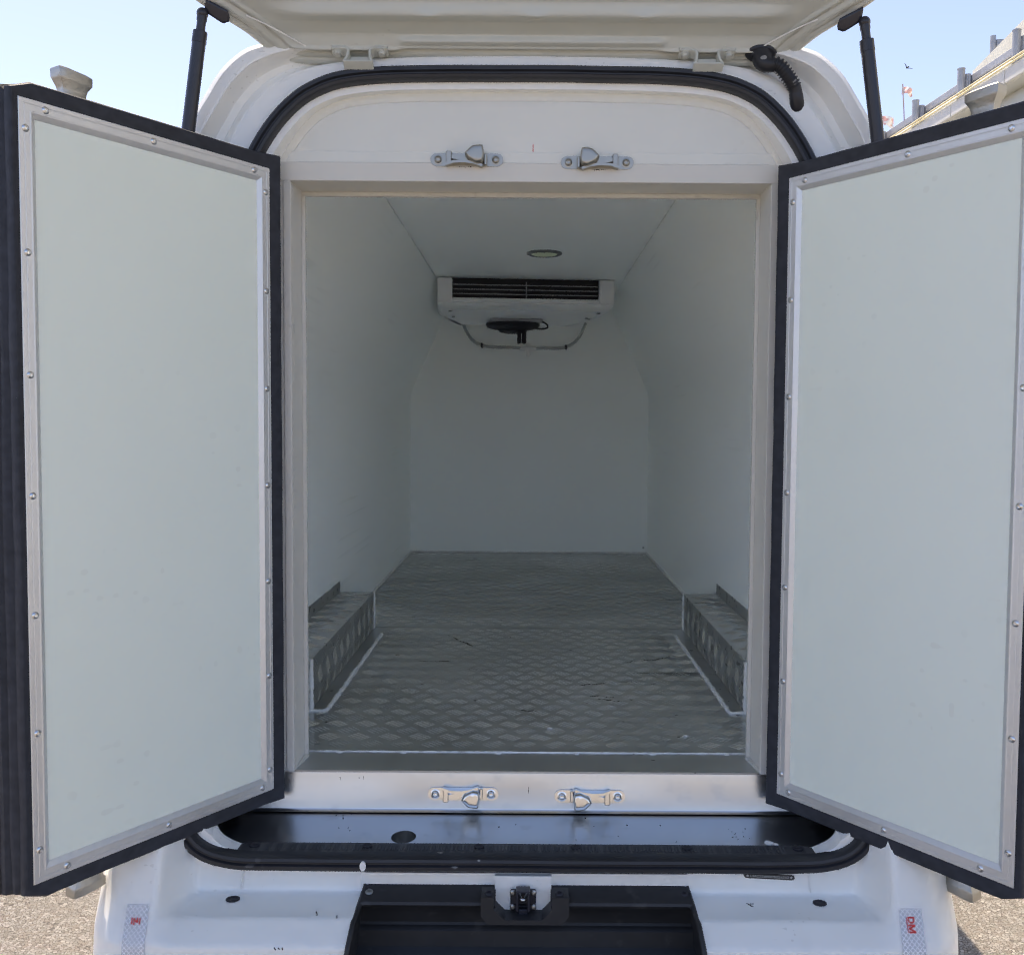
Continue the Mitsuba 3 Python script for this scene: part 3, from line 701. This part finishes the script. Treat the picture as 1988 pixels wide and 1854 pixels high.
# gas struts
for s, top, low in ((-1, (-.709, -.13, 2.376), (-.842, -.10, 1.48)), (1, (.7155, -.13, 2.367), (.851, -.10, 1.48))):
    k = name_part('van__gas_strut')
    a, b = np.array(top), np.array(low)
    L = np.linalg.norm(b - a)
    pt = lambda t: a + (b - a) * t / L
    add(k + '__rod', tube([pt(-.004), pt(.012), pt(.016), pt(.05)], [.0105, .0110, .0095, .0095], 14), 'strut_black', smooth=40)
    add(k + '__cylinder', tube([pt(.034), pt(.036), pt(.060), pt(.0605), pt(.60), pt(.602)], [.010, .0150, .0153, .0143, .0143, .009], 20), 'strut_black', smooth=40)
    add(k + '__lower_rod', tube([pt(.60), pt(L)], [.006, .006], 12), 'cast_steel', smooth=40)
    bl = trimesh.creation.icosphere(2, .0125)
    bl.apply_translation(pt(-.002))
    add(k + '__ball_joint', bl, 'strut_black', smooth=True)
    br = trimesh.convex.convex_hull(np.array([np.array([a[0] - s * .006, a[1], a[2] + .02]) + d for d in ((0, .01, .006), (0, -.012, .012), (0, 0, -.016))] +
                                             [np.array([a[0] - s * .056, a[1] + .005, a[2] - .002]) + d for d in ((s * .006, .012, .012), (0, -.012, .010), (0, 0, -.012), (s * .014, 0, -.016), (-s * .002, 0, -.002))]))
    br = br.subdivide().subdivide()
    trimesh.smoothing.filter_taubin(br, iterations=4)
    add(k + '__bracket', br, 'strut_black', smooth=True)
    add(k + '__lower_mount', bx(b[0] - .02, b[0] + .02, b[1] - .005, b[1] + .06, b[2] - .02, b[2] + .02, .005), 'strut_black')
# wiring boot on the right roof corner
k = name_part('van__wiring_boot')
fl_ = lathe([(.030, 0), (.031, .003), (.028, .007), (.021, .009), (.019, .014)], 28)
add(k + '__flange', orient(xf(fl_, lambda v: v * [1.15, .75, 1]), tg(.515, .040, .002), (1, 0, 0), ds, nt), 'seal_rubber', smooth=35)
add(k + '__neck', tube(spline([(.515, -.037, 2.338), (.517, -.045, 2.318), (.526, -.055, 2.305), (.538, -.058, 2.304)], 12), [.021] * 6 + [.020, .019, .0175, .016, .0155, .015], 18), 'seal_rubber', smooth=40)
pth = spline([(.536, -.058, 2.305), (.549, -.06, 2.3015), (.566, -.06, 2.284), (.583, -.056, 2.263), (.592, -.05, 2.243)], 76)
rad = np.where(np.arange(76) % 6 < 3, .0170, .0128)
rad[62:] = .0142
add(k + '__bellows', tube(pth, rad, 18), 'seal_rubber', smooth=35)
el = spline([(.591, -.05, 2.246), (.595, -.046, 2.228), (.598, -.03, 2.212), (.6, .0, 2.207)], 12)
add(k + '__elbow', tube(el, [.0145, .015, .0155, .016, .0165, .0175, .0185, .019, .0185, .018, .018, .018], 18), 'seal_rubber', smooth=40)
pd = lathe([(.026, 0), (.026, .008), (.022, .014), (.012, .017), (.0001, .0175)], 28)
add(k + '__wall_flange', orient(xf(pd, lambda v: v * [.80, 1.12, 1]), (.601, -.028, 2.212), (1, 0, 0), (0, 0, 1), (0, -1, 0)), 'seal_rubber', smooth=35)

# ceiling lamp
k = name_part('van__ceiling_lamp')
add(k + '__ring', orient(lathe([(.080, 0), (.080, .006), (.072, .010), (.064, .010), (.062, .004)], 36), (.063, 2.195, CZ), (1, 0, 0), (0, 1, 0), (0, 0, -1)), 'bulb_ring', smooth=30)
add(k + '__lens', orient(lathe([(.0625, .003), (.055, .009), (.03, .012), (.0001, .0125)], 36), (.063, 2.195, CZ), (1, 0, 0), (0, 1, 0), (0, 0, -1)), 'lens', smooth=30)

# cooling unit under the ceiling at the far end
k = name_part('van__cooling_unit')
rot = math.radians(5)
def cu(m):        # local: x across, y depth from the front face, z down from the ceiling is negative
    c, s_ = math.cos(rot), math.sin(rot)
    return xf(m, lambda v: np.c_[-.020 + v[:, 0] * c - v[:, 1] * s_, 2.95 + v[:, 0] * s_ + v[:, 1] * c, CZ - .002 + v[:, 2]])
hwid = .470
outline = [(-hwid, 0), (-hwid, .42), (-.37, .90), (.37, .90), (hwid, .42), (hwid, 0)]
shell = []
for z, o in ((0.0, 0), (-.112, 0), (-.138, -.003), (-.153, -.012), (-.162, -.035), (-.165, -.06)):
    sp_ = Polygon(outline).buffer(o, join_style=2)
    c = np.array(sp_.exterior.coords)[:-1]
    c = c[::-1] if not sp_.exterior.is_ccw else c
    c = np.roll(c, -np.argmin(c[:, 0] * 10 + c[:, 1]), 0)
    shell.append(np.c_[c, np.full(len(c), z)])
shell = np.array(shell)
side = loft(shell, closed=True)
# remove the front face of the box: the grille lies there
cen = side.triangles_center
front = (cen[:, 1] < .002) & (cen[:, 2] > -.113)
side.update_faces(~front)
bot = trimesh.creation.extrude_polygon(Polygon(shell[-1][:, :2]), .002, engine='earcut')
bot.apply_translation([0, 0, -.1655])
add(k + '__housing', cu(cat_([side, bot, bx(-hwid, -.39, -.004, .03, -.134, -.004, .007), bx(.39, hwid, -.004, .03, -.134, -.004, .007), bx(-.392, .392, -.004, .03, -.134, -.107, .006)])), 'unit_plastic', smooth=40)
add(k + '__grille_box', cu(bx(-.39, .39, .05, .06, -.112, .0015)), 'dark_gap')
for z in (-.038, -.062, -.086):
    add(k + '__grille_slat', cu(bx(-.39, .39, .006, .022, z - .0018, z + .0018)), 'slat_grey')
add(k + '__grille_divider', cu(bx(-.002, .002, .004, .024, -.106, -.02)), 'slat_grey')
add(k + '__shroud', cu(bx(-.17, .13, .42, .70, -.182, -.1672, .004)), 'slat_grey')
fan = lathe([(.0001, -.205), (.05, -.205), (.08, -.198), (.085, -.185), (.125, -.180), (.150, -.172), (.158, -.160), (.158, -.148), (.150, -.1465)], 36)
add(k + '__fan', cu(xf(fan, lambda v: v + [-.030, .58, -.032])), 'dark_gap', smooth=35)
add(k + '__plug', cu(cat_([bx(-.008, .016, .51, .54, -.302, -.230, .006), bx(.020, .044, .51, .54, -.302, -.230, .006)])), 'dark_gap')
add(k + '__cable', cu(tube(spline([(.12, .54, -.180), (.165, .53, -.188), (.17, .52, -.202), (.13, .51, -.216), (.09, .51, -.212)], 20), .005, 8)), 'dark_gap', smooth=True)
for x, y in ((-.40, .09), (-.38, .36), (.40, .09), (.37, .34), (.39, .38)):
    add(k + '__screw', cu(orient(dome_screw(.011, .006), (x, y, -.1675), (1, 0, 0), (0, 1, 0), (0, 0, -1))), 'bulb_ring', smooth=30)
yb = YB - .022
for pts in ([(-.42, yb - .1, 2.135), (-.395, yb, 2.075), (-.36, yb, 2.03), (-.30, yb, 1.999), (-.19, yb, 1.987), (-.055, yb, 1.981)], [(.345, yb - .08, 2.13), (.325, yb, 2.08), (.285, yb, 2.025), (.228, yb, 1.992), (.14, yb, 1.983), (.035, yb, 1.978)]):
    add(k + '__drain_hose', tube(spline(pts, 30), .0095, 10), 'hose_clear', smooth=True)
for x, z in ((-.303, 1.999), (.228, 1.992)):
    add(k + '__hose_clip', bx(x - .006, x + .006, yb - .014, YB - .001, z - .016, z + .014, .002), 'dark_gap')
add(k + '__tee_fitting', cat_([bx(-.062, .042, yb - .013, yb + .013, 1.966, 1.992, .006), bx(-.026, .004, yb - .013, yb + .013, 1.93, 2.012, .006)]), 'unit_plastic')

# ------------------------------------------------------------------ lower body, bumper and step tray
prof_in = np.array([(-.250, .545), (-.250, .522), (-.2505, .512), (-.254, .506), (-.262, .5035), (-.300, .5025), (-.345, .5015), (-.354, .4995), (-.360, .496), (-.378, .484), (-.396, .472), (-.402, .467), (-.405, .461), (-.412, .40), (-.412, .25)])
prof_out = np.array([(-.262, .80), (-.305, .70), (-.330, .62), (-.345, .575), (-.355, .548), (-.365, .526), (-.375, .508), (-.3795, .5005), (-.383, .495), (-.389, .484), (-.395, .474), (-.398, .468), (-.400, .461), (-.408, .40), (-.410, .25)])
sealz = lambda x: float(np.interp(abs(x), np.r_[0, S_half[14:10:-1, 0], .76], np.r_[S_half[15, 1], S_half[14:10:-1, 1], .80])) - .012
def recess_hw(z):
    return np.interp(z, [.25, .43, .50, .521], [.375, .358, .350, .342])
def body_cols(s):
    cols = []
    for x in np.r_[np.linspace(.35, .66, 12), np.linspace(.67, .80, 24), np.linspace(.81, .905, 24)]:
        b = float(sst(.695, .752, np.array(x)))
        p = prof_in * (1 - b) + prof_out * b
        p = p.copy()
        zt = sealz(x)
        p[0, 1] = max(p[0, 1], min(zt, .80) if x < .76 else p[0, 1])
        # corner rounding towards the body side
        a = max(0.0, (x - .795) / .11)
        cr = .16 * (1 - math.sqrt(max(0.0, 1 - min(a, 1) ** 2)))
        xx = np.full(len(p), x)
        if x < .3501:
            xx = recess_hw(p[:, 1])
        cols.append(np.c_[s * xx, p[:, 0] + cr, p[:, 1]])
    last = cols[-1].copy()
    last[:, 1] = .3
    cols.append(last)
    return np.array(cols)
bl_ = 'van__bumper'
for s in (-1, 1):
    add(bl_ + '__corner', loft(body_cols(s)), 'paint', smooth=32)
# strip between the two halves under the seal, with the white tab that carries the striker
add(bl_ + '__sill_face', cat_([bx(-.352, .352, -.251, -.24, .5125, .548), prism_xz(Polygon([(-.0665, .5475), (-.0665, .496), (-.044, .474), (.032, .474), (.053, .496), (.053, .5475)]), -.2625, -.2515)]), 'paint')
add(bl_ + '__seam_bead', cat_([bead([(s * .60, -.252, .55), (s * .605, -.2535, .512)], .0016, 70 + s, .3, .006, 6) for s in (-1, 1)]), 'sealant', smooth=True)
for x in (-.615, .6155):
    pg = lathe([(.0145, 0), (.0145, .002), (.011, .003), (.0095, .001), (.0001, .0008)], 20)
    add(bl_ + '__plug', orient(xf(pg, lambda v: v * [1, .9, 1]), (x, -.283, .5031), (1, 0, 0), (0, 1, 0), (0, 0, 1)), 'dark_gap', smooth=30)
for pts in ([(-.498, -.4035, .466), (-.494, -.4045, .461)], [(-.49, -.404, .4655), (-.4865, -.4045, .463)], [(-.482, -.404, .4665), (-.4805, -.4045, .462)], [(-.43, -.33, .5025), (-.425, -.345, .5022)], [(-.385, -.345, .5021), (-.383, -.353, .5005)], [(.462, -.285, .5032), (.472, -.300, .5031)], [(.468, -.287, .5032), (.476, -.288, .5031)]):
    add(bl_ + '__scratch', tube(pts, .0011, 5), 'ink_dark')
# step tray
st = 'van__step_tray'
tp = np.array([(-.2515, .5235), (-.256, .5215), (-.268, .5170), (-.290, .5110), (-.2975, .5075), (-.300, .5020), (-.297, .4965), (-.280, .4900), (-.262, .4840), (-.250, .4740), (-.243, .4560), (-.240, .4360), (-.243, .4310), (-.249, .4280), (-.253, .4230), (-.256, .390), (-.275, .372), (-.330, .366), (-.400, .364), (-.416, .370)])
def tray_row(x, w):
    t = x / w
    return [((x if abs(t) < .9 else x), (-.262 if (-.0645 < x < .0515 and z > .4755) else y), (.4755 if (-.0645 < x < .0515 and z > .4755) else z)) for y, z in tp]
xs_ = sorted(list(np.linspace(-.334, .334, 60)) + [-.06451, -.06449, .05149, .05151])
tray = []
def end_rows(s):
    out_r = []
    for k in (0.0, .35, .7, 1.0):
        r = []
        for i, (y, z) in enumerate(tp):
            w = float(recess_hw(min(z, .521))) - (.001 if i < 5 else .003)
            yf = float(np.interp(min(z, .521), prof_in[::-1, 1], prof_in[::-1, 0])) - .001
            if i < 6:
                yy, xx = y - .004 * k, .334 + (w - .334) * (k if i < 5 else k)
            else:
                yy, xx = y + (min(yf, y) - y) * max(0, k - .35) / .65, .334 + (w - .334) * min(1, k / .35)
            r.append((s * xx, yy, z))
        out_r.append(r)
    return out_r
tray = end_rows(-1)[::-1] + [tray_row(x, .34) for x in xs_[1:-1]] + end_rows(1)
add(st + '__tray', loft(tray), 'black_plastic', smooth=32)
rim = []
for s in (-1, 1):
    zz = np.linspace(.523, .26, 30)
    yy = np.interp(zz, prof_in[::-1, 1], prof_in[::-1, 0])
    rim.append(tube(np.c_[s * (recess_hw(zz) - .002), yy - .003, zz], .0055, 8))
for q_ in rim:
    add(st + '__rim', q_, 'black_plastic', smooth=True)
U = Polygon([(-.092, .524), (-.092, .492), (-.078, .474), (.073, .474), (.088, .492), (.088, .524), (.052, .524), (.052, .496), (.031, .473), (-.043, .473), (-.0655, .496), (-.0655, .524)]).buffer(.004).buffer(-.004)
U = Polygon([(-.094, .5235), (-.094, .484), (-.080, .466), (.075, .466), (.089, .484), (.089, .5235), (.0535, .5235), (.0535, .497), (.0325, .4755), (-.0445, .4755), (-.067, .497), (-.067, .5235)])
add(st + '__tab_surround', prism_xz(U.buffer(.003, quad_segs=3).buffer(-.003, quad_segs=3), -.309, -.262), 'black_plastic')
add(st + '__tab_back', bx(-.064, .0505, -.2635, -.2628, .4757, .49), 'paint')
for x in (-.331, -.078, .069, .333):
    add(st + '__screw', orient(dome_screw(.0085, .004), (x, -.272 if abs(x) > .2 else -.2925, .5155 if abs(x) > .2 else .5240), (1, 0, 0), (0, .95, .3), (0, -.3, .95)), 'bulb_ring' if x == -.331 else 'dark_gap', smooth=30)
# striker of the tailgate lock
sk = name_part('van__striker')
add(sk + '__base', cat_([bx(-.0335, .0205, -.270, -.2626, .489, .5215, .002), bx(-.0335, .0205, -.2712, -.2626, .478, .4885, .0015)]), 'strut_black')
add(sk + '__guide', cat_([bx(-.0215, -.0165, -.296, -.270, .486, .526, .0015), bx(.003, .008, -.296, -.270, .486, .526, .0015), bx(-.0215, .008, -.296, -.270, .5262, .5305, .0015), bx(-.0165, .003, -.284, -.270, .470, .4855, .002)]), 'strut_black')
add(sk + '__loop', tube(spline([(-.0115, -.268, .514), (-.0115, -.288, .512), (-.0068, -.293, .5105), (-.002, -.288, .512), (-.002, -.268, .514)], 16), .0035, 8), 'steel', smooth=True)
for x, z in ((-.0285, .5155), (.0155, .5155), (-.0285, .485), (.0155, .485)):
    add(sk + '__screw', orient(dome_screw(.0062, .003), (x, -.2705, z), (1, 0, 0), (0, 0, 1), (0, -1, 0)), 'cast_steel', smooth=30)
# serial number strip
VT = 0.5455
sl = name_part('van__serial_strip')
def on_strip(m):
    return xf(m, lambda v: np.c_[v[:, 0], v[:, 1], v[:, 2] - (v[:, 0] - .516) * .045])
add(sl + '__tape', on_strip(prism_xz(LineString([(.468, VT), (.565, VT)]).buffer(.0055, quad_segs=4), -.2524, -.2514)), 'ink_dark')
txt = meshkit.text_mesh('LVAC2ZWBXPS024343', .0050, .0004)
tw = txt.bounds[1][0] - txt.bounds[0][0]
txt = xf(txt, lambda v: np.c_[.4755 + (v[:, 0] - txt.bounds[0][0]) * (.0825 / tw), -.2525 - v[:, 2], VT - .0025 + v[:, 1]])
txt = trimesh.Trimesh(txt.vertices, np.array(txt.faces)[:, ::-1], process=False)
def star(x):
    p = Polygon([(x + r * math.sin(a), VT + r * math.cos(a)) for i in range(10) for r, a in ((.0034 if i % 2 == 0 else .0015, i * math.pi / 5),)])
    return prism_xz(p, -.2529, -.2525)
add(sl + '__lettering', on_strip(cat_([txt, star(.470), star(.563)])), 'strip_ink')
# reflective stickers on the rear corners
def corner_surface(x, z, s):
    b = float(sst(.695, .752, np.array(x)))
    p = prof_in * (1 - b) + prof_out * b
    a = max(0.0, (x - .795) / .11)
    cr = .16 * (1 - math.sqrt(max(0.0, 1 - min(a, 1) ** 2)))
    return float(np.interp(z, p[::-1, 1], p[::-1, 0])) + cr
for s, x0, x1, zt in ((-1, .7585, .8035, .5315), (1, .750, .796, .533)):
    k = name_part('van__reflector_sticker')
    xs, zs = np.linspace(x0, x1, 14), np.linspace(zt, .36, 24)
    rr = [[(s * (x - (zt - z) * .045), corner_surface(x - (zt - z) * .045, z, s) - .0018, z) for x in xs] for z in zs]
    add(k + '__sheet', loft(rr), 'reflector', smooth=True)
    if s > 0:
        t = meshkit.text_mesh('DM', .0125, .0008, bold=True)
        xm = (x0 + x1) / 2 - .0055
        b0 = t.bounds
        t = xf(t, lambda v: np.c_[v[:, 1] - .0062 + xm + .004, v[:, 2], -(v[:, 0] - (b0[0][0] + b0[1][0]) / 2) + .511 - .0035])
        t = cat_([t, bx(xm - .0055, xm - .0042, 0, .0008, .4955, .5185)])
    else:
        xm = -((x0 + x1) / 2) + .002
        q = [bx(xm - .010 + dx, xm - .010 + dx + .0022, 0, .0008, .5005 - e, .511 + e2) for dx, e, e2 in ((0, 0, 0), (.0045, .001, -.001), (.0105, -.002, 0), (.0155, 0, -.001))]
        q.append(bx(xm - .003, xm + .0035, 0, .0008, .5045, .5065))
        t = cat_(q)
    t = t.subdivide()
    v = np.array(t.vertices)
    v[:, 1] = [corner_surface(abs(x), z, s) - .0026 - y for x, y, z in v]
    add(k + '__lettering', trimesh.Trimesh(v, t.faces, process=False), 'ink_red')

# ------------------------------------------------------------------ background: elevated road on the right
A0 = np.array([8.57, 20.6, 8.30])
ad = np.array([-.0794, 1, 0]) / math.hypot(.0794, 1)
ar = np.array([ad[1], -ad[0], 0])             # away from the van, to the right
def rd(m):                                    # local: x right of the edge, y along, z above the coping
    return xf(m, lambda v: A0 + v[:, :1] * ar + v[:, 1:2] * ad + v[:, 2:3] * np.array([0, 0, 1.0]))
labels['retaining_wall'] = {'label': 'white concrete elevated road wall with a yellow edge line, behind the right door', 'category': 'retaining wall', 'kind': 'thing'}
wl = Polygon([(.45, -.34), (9, -.34), (9, -8.3), (-3.6, -8.3)])
add('retaining_wall__wall', rd(orient(extr(wl, 184), (0, -24, 0), (1, 0, 0), (0, 0, 1), (0, 1, 0))), 'white_concrete')
add('retaining_wall__deck', rd(bx(.06, 9, -24, 160, -.338, -.05, .02)), 'white_concrete')
for y in np.arange(-24, 90, 2.0):
    add('retaining_wall__fascia_panel', rd(bx(0, .055, y + .012, y + 1.988, -.335, -.075, .008)), 'fascia_concrete')
for z in (-.045, .015):
    add('retaining_wall__yellow_pipe', rd(tube([(-.03, -24, z), (-.03, 160, z)], .020, 8)), 'yellow_paint', smooth=True)
for y in np.arange(-23, 60, 4.0):
    add('retaining_wall__wall_joint', rd(orient(extr(Polygon([(.44, -.36), (.47, -.36), (-3.58, -8.3), (-3.615, -8.3)]), .04), (0, y, 0), (1, 0, 0), (0, 0, 1), (0, 1, 0))), 'fascia_concrete')
labels['guardrail'] = {'label': 'grey metal guardrail with round posts along the elevated road edge', 'category': 'guardrail'}
for y in np.arange(-22.2, 60, 2.0):
    add('guardrail__post', rd(cat_([tube([(.10, y, -.05), (.10, y, .555)], .075, 18), tube([(.10, y, .555), (.10, y, .575)], .082, 18)])), 'galvanised', smooth=40)
    fl2 = lathe([(.075 + .008 * (i % 2), 0) for i in (0, 0)], 12)
    th = np.arange(24) * 2 * np.pi / 24
    pol = Polygon([(.25 + (.068 if i % 2 else .06) * math.cos(a), y + .02 + (.068 if i % 2 else .06) * math.sin(a)) for i, a in enumerate(th)])
    add('guardrail__spacer', rd(prism_xy(pol, .08, .47)), 'galvanised')
add('guardrail__beam', rd(cat_([bx(.31, .36, -24, 120, .30, .46, .015), bx(.33, .37, -24, 120, .20, .2995, .01)])), 'galvanised')
add('guardrail__tube_rail', rd(tube([(.30, -24, .15), (.30, 120, .15)], .05, 10)), 'pale_rail', smooth=True)
# a second, higher road beyond it
b1 = np.array([14.0, 28.9, 13.0])
C0 = np.array([(1890 - 1027) / 1914 * 31 + 0.0, 28.7, 12.9])
cd = np.array([.095, 1, 0]) / math.hypot(.095, 1)
cr_ = np.array([cd[1], -cd[0], 0])
def rd2(m):
    return xf(m, lambda v: C0 + v[:, :1] * cr_ + v[:, 1:2] * cd + v[:, 2:3] * np.array([0, 0, 1.0]))
labels['retaining_wall_001'] = {'label': 'pale concrete side of a higher road beyond the guardrail', 'category': 'retaining wall', 'kind': 'thing'}
add('retaining_wall_001__wall', rd2(bx(0, 8, -30, 1.2, -12.9, 0, .03)), 'white_concrete')
labels['guardrail_001'] = {'label': 'short grey posts on the higher road beyond the first guardrail', 'category': 'guardrail'}
for y in np.arange(-24, 1.2, 3.0):
    scene_key = add('guardrail_001__post', rd2(cat_([tube([(.2, y, 0), (.2, y, .62)], .085, 14), bx(.29, .55, y - .05, y + .05, .25, .5)])), 'galvanised', smooth=40)
add('guardrail_001__beam', rd2(bx(.56, .62, -30, 1.2, .2, .5, .01)), 'galvanised')
# two small flags on the guardrail
def flag(y, hgt, w, lab, lean):
    base = A0 + .10 * ar + y * ad
    k = name_part('flag')
    labels[k] = {'label': lab, 'category': 'flag', 'group': None}
    labels[k].pop('group')
    top = base + np.array([lean, 0, hgt])
    add(k + '__pole', tube([base + np.array([0, 0, .3]), top], .014, 8), 'pole_paint', smooth=True)
    u_, v_ = np.meshgrid(np.linspace(0, 1, 14), np.linspace(0, 1, 9))
    P = top + np.stack([u_ * w, .05 * np.sin(u_ * 7 + v_ * 2), -v_ * w * .72 - .05 - .04 * u_ + .02 * np.sin(u_ * 6)], -1)
    back = P + [0, .004, 0]
    add(k + '__cloth', cat_([loft(P), loft(back)]), 'flag_cloth', smooth=True)
flag(.35, 1.12, .24, 'small red and white flag on a thin pole above a guardrail post', -.06)
flag(1.65, .86, .34, 'small red and white flag low behind the guardrail, left of the other flag', 0.0)
# bird in the sky
bk = name_part('bird')
labels[bk] = {'label': 'tiny dark bird flying in the clear sky beside the strut', 'category': 'bird'}
B0_ = np.array([11.2, 27.7, 12.2])
body = trimesh.creation.icosphere(2, 1.0)
body.apply_scale([.06, .17, .06])
v = np.array(body.vertices)
v[:, 2] += .03 * np.clip(v[:, 1] / .17, -1, 1)
body = trimesh.Trimesh(v, body.faces, process=False)
wing = []
for s in (-1, 1):
    sec_ = []
    for t in np.linspace(0, 1, 8):
        c_, z_ = .13 * (1 - .75 * t ** 1.5), .14 * math.sin(t * 2.0) * .8
        sec_.append([(s * (.03 + .27 * t), .05 - c_ * .3 - .06 * t * t, z_), (s * (.03 + .27 * t), .05 + c_ * .2 - .06 * t * t, z_ + .012), (s * (.03 + .27 * t), .05 + c_ * .7 - .06 * t * t, z_), (s * (.03 + .27 * t), .05 + c_ * .2 - .06 * t * t, z_ - .008)])
    wing.append(loft(sec_, closed=True))
tail = trimesh.convex.convex_hull(np.array([(-.02, -.12, -.02), (.02, -.12, -.02), (-.05, -.26, -.03), (.05, -.26, -.03), (0, -.2, -.015)]))
bm = cat_([body] + wing + [tail])
a = .6
bm = orient(bm, B0_, .5 * np.array([math.cos(a), 0, -math.sin(a)]), (0, .5, 0), .5 * np.array([math.sin(a), 0, math.cos(a)]))
add(bk, bm, 'feathers', smooth=True)
labels[bk] = {'label': 'tiny dark bird flying in the clear sky beside the strut', 'category': 'bird'}
